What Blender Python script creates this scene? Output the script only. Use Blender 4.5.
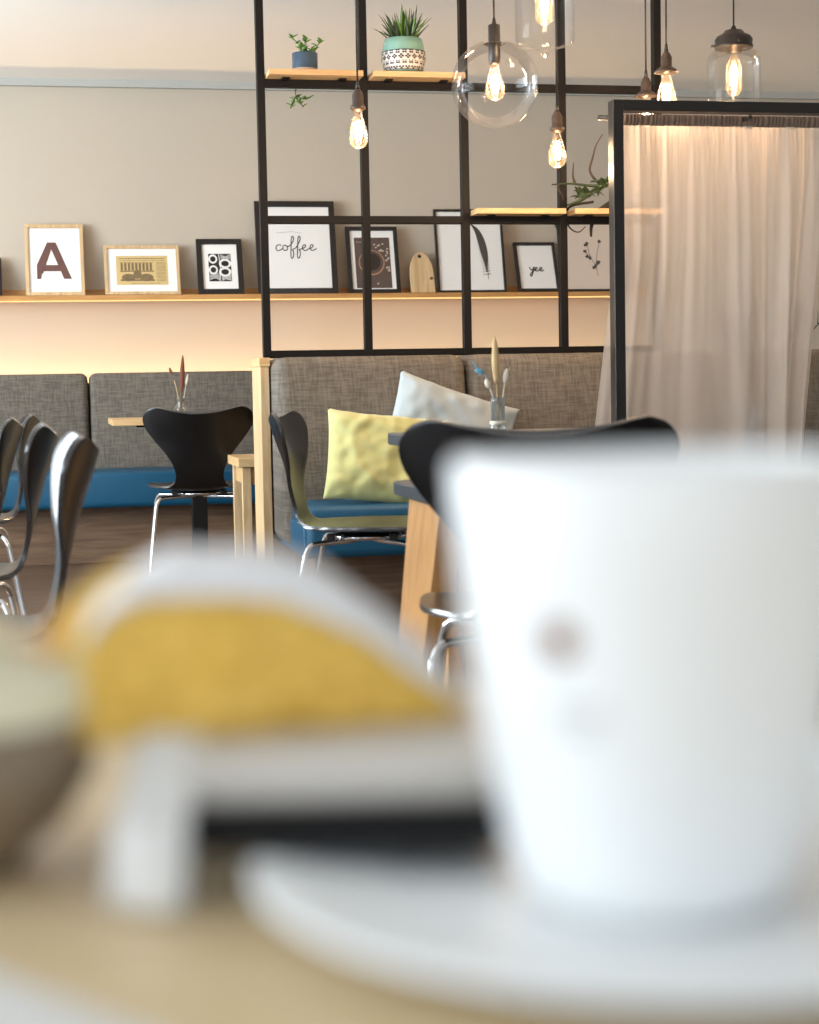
import bpy, bmesh, math, random
from mathutils import Vector, Matrix, noise
random.seed(7)
S = bpy.context.scene
for o in list(bpy.data.objects): bpy.data.objects.remove(o, do_unlink=True)
COL = S.collection
PI = math.pi

# ------------------------------------------------------------------ camera
YAW, PITCH, ROLL = .2073, .0745, .0188
cam = bpy.data.cameras.new('camera'); co = bpy.data.objects.new('camera', cam); COL.objects.link(co)
fw = Vector((math.sin(YAW)*math.cos(PITCH), math.cos(YAW)*math.cos(PITCH), -math.sin(PITCH)))
r0 = Vector((math.cos(YAW), -math.sin(YAW), 0)); u0 = r0.cross(fw)
rr = r0*math.cos(ROLL) - u0*math.sin(ROLL); uu = r0*math.sin(ROLL) + u0*math.cos(ROLL)
co.matrix_world = Matrix(((rr.x, uu.x, -fw.x, 0), (rr.y, uu.y, -fw.y, 0), (rr.z, uu.z, -fw.z, .86), (0, 0, 0, 1)))
cam.sensor_fit = 'VERTICAL'; cam.sensor_height = 30.0; cam.sensor_width = 24.0; cam.lens = 50.0
cam.clip_start = .02; cam.clip_end = 60
cam.dof.use_dof = True; cam.dof.focus_distance = 6.6; cam.dof.aperture_fstop = 4.4
S.camera = co

# ------------------------------------------------------------------ light and exposure
w = bpy.data.worlds.new('sky'); S.world = w; w.use_nodes = True
w.node_tree.nodes['Background'].inputs[0].default_value = (.80, .90, 1, 1)
w.node_tree.nodes['Background'].inputs[1].default_value = .5
def area(name, loc, rot, sx, sy, power, col):
    l = bpy.data.lights.new(name, 'AREA'); l.shape = 'RECTANGLE'; l.size = sx; l.size_y = sy; l.energy = power; l.color = col
    o = bpy.data.objects.new(name, l); COL.objects.link(o); o.location = loc; o.rotation_euler = rot; return o
area('daylight_left_near', (-3.32, 1.0, 1.5), (0, -PI/2, 0), 1.7, 3.0, 78, (.82, .91, 1))
area('daylight_left_far', (-3.32, 5.8, 1.5), (0, -PI/2-.60, 0), 1.7, 3.4, 310, (.80, .91, 1))
area('daylight_street', (.2, -2.92, 1.45), (PI/2, 0, 0), 4.6, 1.9, 34, (.86, .93, 1))
S.view_settings.view_transform = 'Standard'; S.view_settings.look = 'None'
S.view_settings.exposure = .55; S.view_settings.gamma = 1.0; S.view_settings.use_curve_mapping = False

# ------------------------------------------------------------------ materials
def s2l(c): return tuple((x/12.92 if x <= .04045 else ((x+.055)/1.055)**2.4) for x in [v/255 for v in c])
def mat(name, rgb, rough=.5, metal=0, noise_scale=None, noise_amt=.0, bump=0, bump_scale=60, coat=0, spec=.5, sheen=0):
    m = bpy.data.materials.new(name); m.use_nodes = True; nt = m.node_tree; b = nt.nodes['Principled BSDF']
    c = s2l(rgb); b.inputs['Base Color'].default_value = (*c, 1); b.inputs['Roughness'].default_value = rough
    b.inputs['Metallic'].default_value = metal; b.inputs['Coat Weight'].default_value = coat
    b.inputs['Specular IOR Level'].default_value = spec; b.inputs['Sheen Weight'].default_value = sheen
    tc = nt.nodes.new('ShaderNodeTexCoord')
    if noise_scale:
        n = nt.nodes.new('ShaderNodeTexNoise'); n.inputs['Scale'].default_value = noise_scale; n.inputs['Detail'].default_value = 5
        nt.links.new(tc.outputs['Object'], n.inputs['Vector'])
        mx = nt.nodes.new('ShaderNodeMix'); mx.data_type = 'RGBA'
        mx.inputs[6].default_value = (*[v*(1-noise_amt) for v in c], 1); mx.inputs[7].default_value = (*[min(1, v*(1+noise_amt)) for v in c], 1)
        nt.links.new(n.outputs['Fac'], mx.inputs[0]); nt.links.new(mx.outputs[2], b.inputs['Base Color'])
    if bump:
        n2 = nt.nodes.new('ShaderNodeTexNoise'); n2.inputs['Scale'].default_value = bump_scale; n2.inputs['Detail'].default_value = 6
        nt.links.new(tc.outputs['Object'], n2.inputs['Vector'])
        bp = nt.nodes.new('ShaderNodeBump'); bp.inputs['Strength'].default_value = bump; bp.inputs['Distance'].default_value = .01
        nt.links.new(n2.outputs['Fac'], bp.inputs['Height']); nt.links.new(bp.outputs['Normal'], b.inputs['Normal'])
    return m
def wood(name, a, b_, axis=0, rough=.45, scale=1.0, planks=None, knots=False):
    m = bpy.data.materials.new(name); m.use_nodes = True; nt = m.node_tree; b = nt.nodes['Principled BSDF']
    tc = nt.nodes.new('ShaderNodeTexCoord'); mp = nt.nodes.new('ShaderNodeMapping')
    sc = [14*scale]*3; sc[axis] = 1.2*scale; mp.inputs['Scale'].default_value = sc
    nt.links.new(tc.outputs['Object'], mp.inputs['Vector'])
    n = nt.nodes.new('ShaderNodeTexNoise'); n.inputs['Scale'].default_value = 3; n.inputs['Detail'].default_value = 8; n.inputs['Distortion'].default_value = .8
    nt.links.new(mp.outputs[0], n.inputs['Vector'])
    cr = nt.nodes.new('ShaderNodeValToRGB'); cr.color_ramp.elements[0].position = .3; cr.color_ramp.elements[1].position = .7
    cr.color_ramp.elements[0].color = (*s2l(a), 1); cr.color_ramp.elements[1].color = (*s2l(b_), 1)
    nt.links.new(n.outputs['Fac'], cr.inputs[0]); last = cr.outputs[0]
    if planks:
        br = nt.nodes.new('ShaderNodeTexBrick'); br.inputs['Scale'].default_value = 1; br.inputs['Brick Width'].default_value = planks[0]; br.inputs['Row Height'].default_value = planks[1]
        br.inputs['Mortar Size'].default_value = .003; br.inputs['Color1'].default_value = (.75, .75, .75, 1); br.inputs['Color2'].default_value = (1, 1, 1, 1); br.inputs['Mortar'].default_value = (.25, .25, .25, 1)
        nt.links.new(tc.outputs['Object'], br.inputs['Vector'])
        mx = nt.nodes.new('ShaderNodeMix'); mx.data_type = 'RGBA'; mx.blend_type = 'MULTIPLY'; mx.inputs[0].default_value = 1
        nt.links.new(last, mx.inputs[6]); nt.links.new(br.outputs['Color'], mx.inputs[7]); last = mx.outputs[2]
    nt.links.new(last, b.inputs['Base Color']); b.inputs['Roughness'].default_value = rough
    bp = nt.nodes.new('ShaderNodeBump'); bp.inputs['Strength'].default_value = .15; bp.inputs['Distance'].default_value = .002
    nt.links.new(n.outputs['Fac'], bp.inputs['Height']); nt.links.new(bp.outputs['Normal'], b.inputs['Normal'])
    return m
def woven(name, a, b_, scale=160, rough=.95):
    m = bpy.data.materials.new(name); m.use_nodes = True; nt = m.node_tree; b = nt.nodes['Principled BSDF']
    tc = nt.nodes.new('ShaderNodeTexCoord'); outs = []
    for sx, sz in ((scale, scale*.12), (scale*.12, scale)):
        mp = nt.nodes.new('ShaderNodeMapping'); mp.inputs['Scale'].default_value = (sx, 1, sz); nt.links.new(tc.outputs['Object'], mp.inputs['Vector'])
        n = nt.nodes.new('ShaderNodeTexNoise'); n.inputs['Scale'].default_value = 1; n.inputs['Detail'].default_value = 3; nt.links.new(mp.outputs[0], n.inputs['Vector']); outs.append(n.outputs['Fac'])
    ad = nt.nodes.new('ShaderNodeMath'); ad.operation = 'ADD'; nt.links.new(outs[0], ad.inputs[0]); nt.links.new(outs[1], ad.inputs[1])
    cr = nt.nodes.new('ShaderNodeValToRGB'); cr.color_ramp.elements[0].position = .40; cr.color_ramp.elements[1].position = .60
    mh = nt.nodes.new('ShaderNodeMath'); mh.operation = 'MULTIPLY'; mh.inputs[1].default_value = .5; nt.links.new(ad.outputs[0], mh.inputs[0])
    cr.color_ramp.elements[0].color = (*s2l(a), 1); cr.color_ramp.elements[1].color = (*s2l(b_), 1); nt.links.new(mh.outputs[0], cr.inputs[0])
    nt.links.new(cr.outputs[0], b.inputs['Base Color']); b.inputs['Roughness'].default_value = rough; b.inputs['Specular IOR Level'].default_value = .2
    bp = nt.nodes.new('ShaderNodeBump'); bp.inputs['Strength'].default_value = .3; bp.inputs['Distance'].default_value = .002
    nt.links.new(mh.outputs[0], bp.inputs['Height']); nt.links.new(bp.outputs['Normal'], b.inputs['Normal'])
    return m
def emit(name, rgb, st):
    m = bpy.data.materials.new(name); m.use_nodes = True; nt = m.node_tree; nt.nodes.clear()
    e = nt.nodes.new('ShaderNodeEmission'); e.inputs[0].default_value = (*rgb, 1); e.inputs[1].default_value = st
    nt.links.new(e.outputs[0], nt.nodes.new('ShaderNodeOutputMaterial').inputs[0]); return m
def thin_glass(name, tint=(1, 1, 1), ior=1.45, rough=.0, body=0.0, body_col=(1, 1, 1), k=1.0):
    m = bpy.data.materials.new(name); m.use_nodes = True; nt = m.node_tree; nt.nodes.clear()
    t = nt.nodes.new('ShaderNodeBsdfTransparent'); t.inputs[0].default_value = (*tint, 1)
    g = nt.nodes.new('ShaderNodeBsdfGlossy'); g.inputs['Roughness'].default_value = rough
    f = nt.nodes.new('ShaderNodeFresnel'); f.inputs[0].default_value = ior
    fm = nt.nodes.new('ShaderNodeMath'); fm.operation = 'MULTIPLY'; fm.inputs[1].default_value = k; nt.links.new(f.outputs[0], fm.inputs[0])
    mx = nt.nodes.new('ShaderNodeMixShader'); nt.links.new(fm.outputs[0], mx.inputs[0]); nt.links.new(t.outputs[0], mx.inputs[1]); nt.links.new(g.outputs[0], mx.inputs[2])
    last = mx.outputs[0]
    if body:
        d = nt.nodes.new('ShaderNodeBsdfTranslucent'); d.inputs[0].default_value = (*body_col, 1)
        m2 = nt.nodes.new('ShaderNodeMixShader'); m2.inputs[0].default_value = body; nt.links.new(last, m2.inputs[1]); nt.links.new(d.outputs[0], m2.inputs[2]); last = m2.outputs[0]
    nt.links.new(last, nt.nodes.new('ShaderNodeOutputMaterial').inputs[0]); return m
def sheer(name, rgb, transp):
    m = bpy.data.materials.new(name); m.use_nodes = True; nt = m.node_tree; nt.nodes.clear(); c = (*s2l(rgb), 1)
    d = nt.nodes.new('ShaderNodeBsdfDiffuse'); d.inputs[0].default_value = c
    t = nt.nodes.new('ShaderNodeBsdfTranslucent'); t.inputs[0].default_value = c
    p = nt.nodes.new('ShaderNodeBsdfTransparent')
    a = nt.nodes.new('ShaderNodeMixShader'); a.inputs[0].default_value = .30; nt.links.new(d.outputs[0], a.inputs[1]); nt.links.new(t.outputs[0], a.inputs[2])
    b = nt.nodes.new('ShaderNodeMixShader'); b.inputs[0].default_value = transp; nt.links.new(a.outputs[0], b.inputs[1]); nt.links.new(p.outputs[0], b.inputs[2])
    nt.links.new(b.outputs[0], nt.nodes.new('ShaderNodeOutputMaterial').inputs[0]); return m

M = dict(
    wall=mat('greige_plaster', (188, 176, 159), .9, bump=.05, bump_scale=40),
    ceil=mat('ceiling_paint', (243, 238, 230), .9),
    gap_shade=mat('gap_shade_grey', (176, 175, 168), .8),  # grey tone holds the shade of the wall-to-ceiling gap
    sidewall=mat('side_wall_paint', (205, 198, 188), .9),
    floor=wood('dark_oak_floor', (84, 66, 53), (120, 98, 80), 0, .38, planks=(1.6, .16)),
    plinth=wood('brown_plinth_wood', (92, 70, 52), (128, 100, 76), 0, .5),
    oak=wood('light_oak', (190, 152, 102), (214, 182, 134), 0, .5),
    oakv=wood('light_oak_upright', (188, 154, 110), (216, 188, 146), 2, .5),
    honey=wood('honey_oak', (176, 124, 66), (204, 152, 90), 0, .45),
    honeyv=wood('honey_oak_upright', (186, 132, 74), (212, 160, 98), 2, .45),
    table=wood('pale_oak_table', (212, 188, 146), (230, 210, 172), 0, .4, .8),
    steel2=mat('satin_black_steel', (22, 21, 21), .28, spec=.6),
    black=mat('black_steel', (16, 13, 12), .55, .0, spec=.22),
    frameblack=mat('black_frame', (24, 21, 20), .4),
    shell=mat('black_lacquer_ply', (11, 11, 13), .3, coat=.08, spec=.35),
    edge=mat('ply_edge', (52, 50, 50), .22, spec=.8, coat=.5),
    chrome=mat('chrome', (215, 218, 222), .12, 1),
    rubber=mat('black_rubber', (22, 22, 24), .6),
    grey=woven('grey_wool', (94, 88, 80), (118, 110, 100), 150),
    blue=mat('blue_leather', (5, 76, 106), .45, bump=.1, bump_scale=120),
    yellow=mat('yellow_green_linen', (192, 188, 126), .9, noise_scale=300, noise_amt=.05, sheen=.2),
    pale=mat('pale_grey_linen', (166, 176, 180), .92, noise_scale=300, noise_amt=.05),
    paper=mat('white_paper', (232, 230, 226), .8),
    mat_=mat('picture_mat', (236, 234, 230), .85),
    tanpaper=mat('tan_print_paper', (218, 200, 184), .85),
    ink=mat('black_ink', (30, 28, 28), .8),
    greyink=mat('grey_ink', (70, 64, 60), .8),
    brownink=mat('brown_wood_print', (104, 72, 64), .8, noise_scale=40, noise_amt=.3),
    news=mat('aged_newsprint', (205, 178, 122), .85, noise_scale=30, noise_amt=.12),
    newsink=mat('sepia_ink', (122, 102, 72), .85, noise_scale=60, noise_amt=.4),
    photo=mat('brown_photo_ground', (86, 70, 62), .6, noise_scale=14, noise_amt=.3),
    photocup=mat('photo_coffee', (40, 28, 24), .5),
    photoring=mat('photo_copper_ring', (176, 130, 100), .5),
    photobean=mat('photo_pale_beans', (196, 178, 160), .6),
    teal=mat('teal_glaze', (122, 164, 150), .35),
    tealpat=mat('white_glaze', (218, 214, 208), .4),
    patink=mat('dark_pattern_glaze', (46, 44, 50), .4),
    navy=mat('slate_blue_glaze', (58, 78, 96), .4, noise_scale=20, noise_amt=.2),
    blush=mat('blush_clay', (200, 170, 150), .7),
    soil=mat('potting_soil', (60, 44, 32), .95),
    leaf=mat('fresh_green_leaf', (84, 122, 44), .5, noise_scale=30, noise_amt=.3),
    leafd=mat('dark_green_leaf', (38, 56, 26), .5, noise_scale=30, noise_amt=.3),
    twig=mat('brown_twig', (62, 50, 36), .8),
    dried=mat('dried_grass', (206, 176, 128), .9),
    driedd=mat('dark_dried_stem', (110, 66, 48), .9),
    driedb=mat('blue_dyed_flower', (110, 172, 196), .9),
    driedw=mat('white_dried_flower', (224, 212, 192), .9),
    bronze=mat('antique_bronze', (74, 63, 56), .4, .4),
    pendblack=mat('pendant_black', (30, 28, 28), .4),
    glass=thin_glass('clear_glass', (.985, .985, .985), 1.35, k=.4),
    jar=thin_glass('jar_glass', (.975, .975, .97), 1.35, k=.4),
    pane=thin_glass('window_glass', (.98, .98, .98), 1.15),
    vase=thin_glass('vase_glass', (.86, .88, .87), 1.5, .02, .12, (.8, .8, .78)),
    bulb=thin_glass('bulb_glass', (1, .93, .84), 1.35, 0, .03, (1, .8, .6), .5),
    filament=emit('glowing_filament', (1, .70, .44), 110),
    led=emit('warm_led', (1, .67, .34), 19),
    led2=emit('warm_led_shelf', (1, .56, .22), 1.3),
    curtain=sheer('sheer_beige_voile', (234, 222, 210), .30),
    header=mat('gathered_heading', (132, 116, 104), .95),
    china=mat('white_porcelain', (238, 241, 242), .42),
    greige=mat('pale_stoneware', (206, 200, 192), .5),
    slate=mat('black_slate', (12, 12, 14), .7, spec=.2),
    linen=mat('white_napkin', (222, 222, 220), .95),
    sugar=mat('icing_sugar', (238, 238, 240), .95, bump=.4, bump_scale=90),
    crumb=mat('yellow_sponge', (240, 196, 96), .9, noise_scale=55, noise_amt=.18, bump=.8, bump_scale=120),
    crust=mat('golden_crust', (236, 162, 72), .8, noise_scale=60, noise_amt=.2),
    fruit=mat('baked_apple', (222, 180, 76), .5, noise_scale=70, noise_amt=.2),
    cream=mat('cream_glaze', (222, 216, 188), .35),
    brownglaze=mat('brown_glaze', (130, 114, 94), .35),
    coffee=mat('coffee_liquid', (70, 40, 22), .1),
    logo=mat('brown_cup_print', (116, 66, 38), .5),
    logogrey=mat('grey_cup_print', (196, 196, 198), .5),
)

# ------------------------------------------------------------------ helpers
def tag(o, label=None, cat=None, group=None, kind=None):
    if label: o['label'] = label
    if cat: o['category'] = cat
    if group: o['group'] = group
    if kind: o['kind'] = kind
    return o
def empty(name, loc, label, cat, rz=0, group=None):
    o = bpy.data.objects.new(name, None); COL.objects.link(o); o.location = loc; o.rotation_euler = (0, 0, rz); o.empty_display_size = .05
    return tag(o, label, cat, group)
def obj(name, bm, m, parent=None, smooth=False, loc=None, rot=None, mods=()):
    bmesh.ops.recalc_face_normals(bm, faces=bm.faces)
    me = bpy.data.meshes.new(name); bm.to_mesh(me); bm.free()
    for mm in (m if isinstance(m, (list, tuple)) else [m]): me.materials.append(mm)
    if smooth:
        for p in me.polygons: p.use_smooth = True
    o = bpy.data.objects.new(name, me); COL.objects.link(o)
    if parent: o.parent = parent
    if loc: o.location = loc
    if rot: o.rotation_euler = rot
    for k, kw in mods:
        md = o.modifiers.new(k, k)
        for a, b in kw.items(): setattr(md, a, b)
    return o
BEV = lambda w_=.004, n=2: ('BEVEL', dict(width=w_, segments=n, limit_method='ANGLE', angle_limit=.6))
SUB = lambda n=2: ('SUBSURF', dict(levels=n, render_levels=n))
def box(bm, x0, x1, y0, y1, z0, z1, mi=0, mtx=None):
    v = [bm.verts.new((x, y, z)) for z in (z0, z1) for y in (y0, y1) for x in (x0, x1)]
    for f in ((0, 1, 3, 2), (4, 6, 7, 5), (0, 4, 5, 1), (2, 3, 7, 6), (0, 2, 6, 4), (1, 5, 7, 3)):
        bm.faces.new([v[i] for i in f]).material_index = mi
    if mtx: bmesh.ops.transform(bm, matrix=mtx, verts=v)
    return v
def tube(bm, pts, r, n=10, mi=0, cap=True, radii=None):
    pts = [Vector(p) for p in pts]; rings = []; up = None
    for i, p in enumerate(pts):
        t = (pts[min(i+1, len(pts)-1)] - pts[max(i-1, 0)])
        if t.length < 1e-9: t = Vector((0, 0, 1))
        t.normalize()
        if up is None: up = Vector((0, 0, 1)) if abs(t.z) < .9 else Vector((1, 0, 0))
        a = t.cross(up)
        if a.length < 1e-6: a = t.orthogonal()
        a.normalize(); b = a.cross(t); up = b
        R = radii[i] if radii else r
        rings.append([bm.verts.new(p + (a*math.cos(k*2*PI/n) + b*math.sin(k*2*PI/n))*R) for k in range(n)])
    for A, B in zip(rings, rings[1:]):
        for k in range(n):
            f = bm.faces.new((A[k], A[(k+1) % n], B[(k+1) % n], B[k])); f.material_index = mi; f.smooth = True
    if cap:
        for R_ in (rings[0], rings[-1]): bm.faces.new(R_).material_index = mi
def lathe(bm, prof, n=32, c=(0, 0, 0), mi=0, close=False):
    rings = []
    for r, z in prof:
        rings.append([bm.verts.new((c[0]+max(r, 1e-5)*math.cos(k*2*PI/n), c[1]+max(r, 1e-5)*math.sin(k*2*PI/n), c[2]+z)) for k in range(n)])
    for A, B in zip(rings, rings[1:]):
        for k in range(n):
            f = bm.faces.new((A[k], A[(k+1) % n], B[(k+1) % n], B[k])); f.material_index = mi; f.smooth = True
def spline(pts, n=6):
    pts = [Vector(p) for p in pts]; out = []
    P = [pts[0]*2-pts[1]] + pts + [pts[-1]*2-pts[-2]]
    for i in range(1, len(P)-2):
        for k in range(n):
            t = k/n; a, b, c, d = P[i-1], P[i], P[i+1], P[i+2]
            out.append(.5*((2*b)+(-a+c)*t+(2*a-5*b+4*c-d)*t*t+(-a+3*b-3*c+d)*t**3))
    out.append(pts[-1]); return out
def prism(bm, poly, y0, y1, mi=0):
    a = [bm.verts.new((x, y0, z)) for x, z in poly]; b = [bm.verts.new((x, y1, z)) for x, z in poly]
    bm.faces.new(a).material_index = mi; bm.faces.new(b[::-1]).material_index = mi
    for i in range(len(a)):
        j = (i+1) % len(a); bm.faces.new((a[i], b[i], b[j], a[j])).material_index = mi
def one(name, m, f, parent=None, smooth=False, **k):
    bm = bmesh.new(); f(bm); return obj(name, bm, m, parent, smooth, **k)
def bx(name, m, d, parent=None, bev=.004, **k):
    return one(name, m, lambda b: box(b, *d), parent, mods=[BEV(bev)] if bev else [], **k)
def dup(root, loc=None, rz=None, label=None, group=None):
    r = root.copy(); COL.objects.link(r)
    if loc: r.location = loc
    if rz is not None: r.rotation_euler = (0, 0, rz)
    if label: r['label'] = label
    if group: r['group'] = group
    for ch in list(root.children):
        c = ch.copy(); COL.objects.link(c); c.parent = r
        for g in ch.children:
            d = g.copy(); COL.objects.link(d); d.parent = c
    return r
def struct(name, m, d, bev=0): return tag(bx(name, m, d, None, bev), kind='structure')

# ------------------------------------------------------------------ the room
CEIL = 2.493
struct('floor', M['floor'], (-3.5, 5.2, -3.1, 9.5, -.06, 0))
struct('ceiling', M['ceil'], (-3.5, 5.2, -3.1, 9.5, CEIL, CEIL+.1))
struct('wall_back', M['wall'], (-3.5, 5.2, 9.3, 9.42, 0, CEIL))
struct('gap_shade_1', M['gap_shade'], (-3.4, 5.0, 9.262, 9.3, 2.455, CEIL))  # strip whose grey colour stands in for the shade in the ceiling joint
struct('wall_right', M['sidewall'], (5.0, 5.12, -3.0, 9.3, 0, CEIL))
def wl(bm):
    for y0, y1, z0, z1 in ((-3, -.6, 0, CEIL), (2.6, 4.0, 0, CEIL), (7.6, 9.3, 0, CEIL), (-.6, 2.6, 0, .6), (-.6, 2.6, 2.4, CEIL), (4, 7.6, 0, .6), (4, 7.6, 2.4, CEIL)):
        box(bm, -3.46, -3.34, y0, y1, z0, z1)
tag(one('wall_left', M['sidewall'], wl), kind='structure')
def wfr(bm):
    for x0, x1, z0, z1 in ((-3.46, -2.2, 0, CEIL), (2.6, 5.12, 0, CEIL), (-2.2, 2.6, 0, .45), (-2.2, 2.6, 2.42, CEIL)):
        box(bm, x0, x1, -3.1, -2.98, z0, z1)
tag(one('wall_front', M['sidewall'], wfr), kind='structure')
def window(n, axis, c, a0, a1, z0, z1, k):
    def f(bm):
        def b(p, q, r, s):
            if axis == 'x': box(bm, c-.02, c+.02, p, q, r, s)
            else: box(bm, p, q, c-.02, c+.02, r, s)
        b(a0, a1, z0, z0+.05); b(a0, a1, z1-.05, z1)
        for i in range(k+1):
            m_ = a0 + (a1-a0-.05)*i/k; b(m_, m_+.05, z0, z1)
    o = tag(one(n, M['black'], f), kind='structure')
    one('pane', M['pane'], lambda bm: box(bm, c-.004, c+.004, a0, a1, z0, z1) if axis == 'x' else box(bm, a0, a1, c-.004, c+.004, z0, z1), o)
window('window_1', 'x', -3.42, -.6, 2.6, .6, 2.4, 2)
window('window_2', 'x', -3.42, 4.0, 7.6, .6, 2.4, 2)
window('window_3', 'y', -3.06, -2.2, 2.6, .45, 2.42, 3)

# ------------------------------------------------------------------ wall shelf with LED strip
sh = empty('wall_shelf', (0, 9.12, 1.336), 'long oak picture ledge on the back wall with warm light glowing below it', 'shelf')
bx('shelf_board', M['honey'], (-2.6, 3.3, 0, .178, 0, .018), sh, .001)
bx('front_lip', M['honey'], (-2.6, 3.3, -.012, 0, -.006, .020), sh, .001)
bx('back_lip', M['honey'], (-2.6, 3.3, .165, .178, .018, .060), sh, .001)
bx('light_strip', M['led2'], (-2.5, 3.2, .06, .08, -.008, 0), sh, 0)

# ------------------------------------------------------------------ pictures on the ledge
def ribbon(bm, pts, wd, y, mi=0, taper=False):
    pts = spline([(p[0], 0, p[1]) for p in pts], 6); n = len(pts); L = []
    for i, p in enumerate(pts):
        t = (pts[min(i+1, n-1)] - pts[max(i-1, 0)]).normalized(); s = Vector((-t.z, 0, t.x))
        w_ = wd*(math.sin(PI*min(max(i/(n-1), .06), .94)) if taper else 1)/2
        L.append((p+s*w_, p-s*w_))
    for (a, b), (c, d) in zip(L, L[1:]):
        q = [bm.verts.new((v.x, y, v.z)) for v in (a, b, d, c)]; bm.faces.new(q).material_index = mi
def disc(bm, cx, cz, rx, rz, y, mi=0, r_in=0, n=28):
    o = [bm.verts.new((cx+rx*math.cos(2*PI*k/n), y, cz+rz*math.sin(2*PI*k/n))) for k in range(n)]
    if r_in:
        i_ = [bm.verts.new((cx+rx*r_in*math.cos(2*PI*k/n), y, cz+rz*r_in*math.sin(2*PI*k/n))) for k in range(n)]
        for k in range(n): bm.faces.new((o[k], o[(k+1) % n], i_[(k+1) % n], i_[k])).material_index = mi
    else: bm.faces.new(o).material_index = mi
def rect(bm, x0, x1, z0, z1, y, mi=0):
    bm.faces.new([bm.verts.new(p) for p in ((x0, y, z0), (x1, y, z0), (x1, y, z1), (x0, y, z1))]).material_index = mi
def picture(x0, x1, H, fwid, fm, papm, label, art=None, artm=None, depth=.018, artname='print', Y=9.165):
    W = x1-x0; H *= 1.035
    t = empty('picture_frame', ((x0+x1)/2, Y, 1.3547), label, 'picture')
    tilt = -math.asin(min(.9, (9.282-Y-depth)/H))
    g = (depth*math.sin(-tilt))*0
    def fr(bm):
        h = W/2; box(bm, -h, h, -depth, 0, 0, fwid); box(bm, -h, h, -depth, 0, H-fwid, H)
        box(bm, -h, -h+fwid, -depth, 0, fwid, H-fwid); box(bm, h-fwid, h, -depth, 0, fwid, H-fwid)
    f = one('frame', fm, fr, t, mods=[BEV(.0015)]); f.rotation_euler = (tilt, 0, 0)
    p = bx('backing_sheet', papm, (-W/2+fwid, W/2-fwid, -.008, -.003, fwid, H-fwid), t, 0); p.rotation_euler = (tilt, 0, 0)
    if art:
        a = one(artname, artm, art, p)
    return t
# (local x from centre, z from the bottom of the frame; y is the sheet's face)
YA = -.0088
def art_A(bm):
    # left stroke clipped by the margin, right stroke, crossbar
    for poly in ([(-.036, .292), (-.002, .292), (-.062, .118), (-.092, .168)], [(-.092, .170), (-.060, .150), (-.072, .092), (-.092, .092)],
                 [(-.030, .292), (.008, .292), (.086, .092), (.046, .092)], [(-.074, .134), (.040, .134), (.032, .168), (-.062, .168)]):
        bm.faces.new([bm.verts.new((x, YA-.0001*random.random(), z)) for x, z in poly])
picture(-.09, .212, .376, .019, M['oakv'], M['paper'], 'light oak framed print of a large brown capital letter A, on the ledge', art_A, [M['brownink']], artname='letter')
def art_news(bm):
    rect(bm, -.135, .135, .058, .225, YA, 0)
    rect(bm, -.120, .118, .207, .211, YA-.0002, 1); rect(bm, -.120, .118, .196, .198, YA-.0002, 1)
    for k in range(9): rect(bm, -.112+k*.019, -.099+k*.019, .140, .183, YA-.0002, 1)
    rect(bm, -.115, .062, .133, .139, YA-.0002, 1); rect(bm, -.115, .062, .184, .187, YA-.0002, 1)
    disc(bm, -.072, .100, .036, .022, YA-.0002, 1); disc(bm, .022, .100, .036, .022, YA-.0002, 1); disc(bm, -.025, .118, .022, .026, YA-.0003, 1)
    rect(bm, -.115, .065, .080, .090, YA-.0003, 1)
    for k in range(14): rect(bm, .074, .125, .080+k*.0082, .0825+k*.0082, YA-.0002, 1)
    rect(bm, -.06, .09, .066, .068, YA-.0002, 1)
picture(.316, .711, .273, .017, M['oakv'], M['mat_'], 'wide light oak frame holding a yellowed newspaper cutting with an engraving', art_news, [M['news'], M['newsink']], artname='newspaper_cutting')
def art_88(bm):
    rect(bm, -.060, .060, .075, .232, YA, 0)
    for cx, cz in ((-.036, .202), (-.040, .140), (.028, .176), (.026, .128)):
        for q, r_ in enumerate((1.0, .62)):
            disc(bm, max(-.036, cx), cz, .024*r_ if cx < 0 else .033*r_, .026*r_, YA-.0003*(q+1), 1-q)
    for k in range(5):
        ribbon(bm, [(-.058, .084+k*.008), (-.03, .094+k*.006), (-.004, .084+k*.008)], .003, YA-.0002, 1)
        ribbon(bm, [(.006, .080+k*.007), (.03, .088+k*.005), (.058, .080+k*.007)], .003, YA-.0002, 1)
        ribbon(bm, [(.004, .228-k*.006), (.03, .216-k*.004), (.058, .228-k*.006)], .0022, YA-.0002, 1)
    ribbon(bm, [(-.004, .078), (.002, .15), (-.004, .230)], .004, YA-.0002, 1)
picture(.804, 1.048, .304, .029, M['frameblack'], M['mat_'], 'small black frame with a black and white swirling 88 print, left of the steel screen', art_88, [M['ink'], M['paper']], artname='print')
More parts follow.
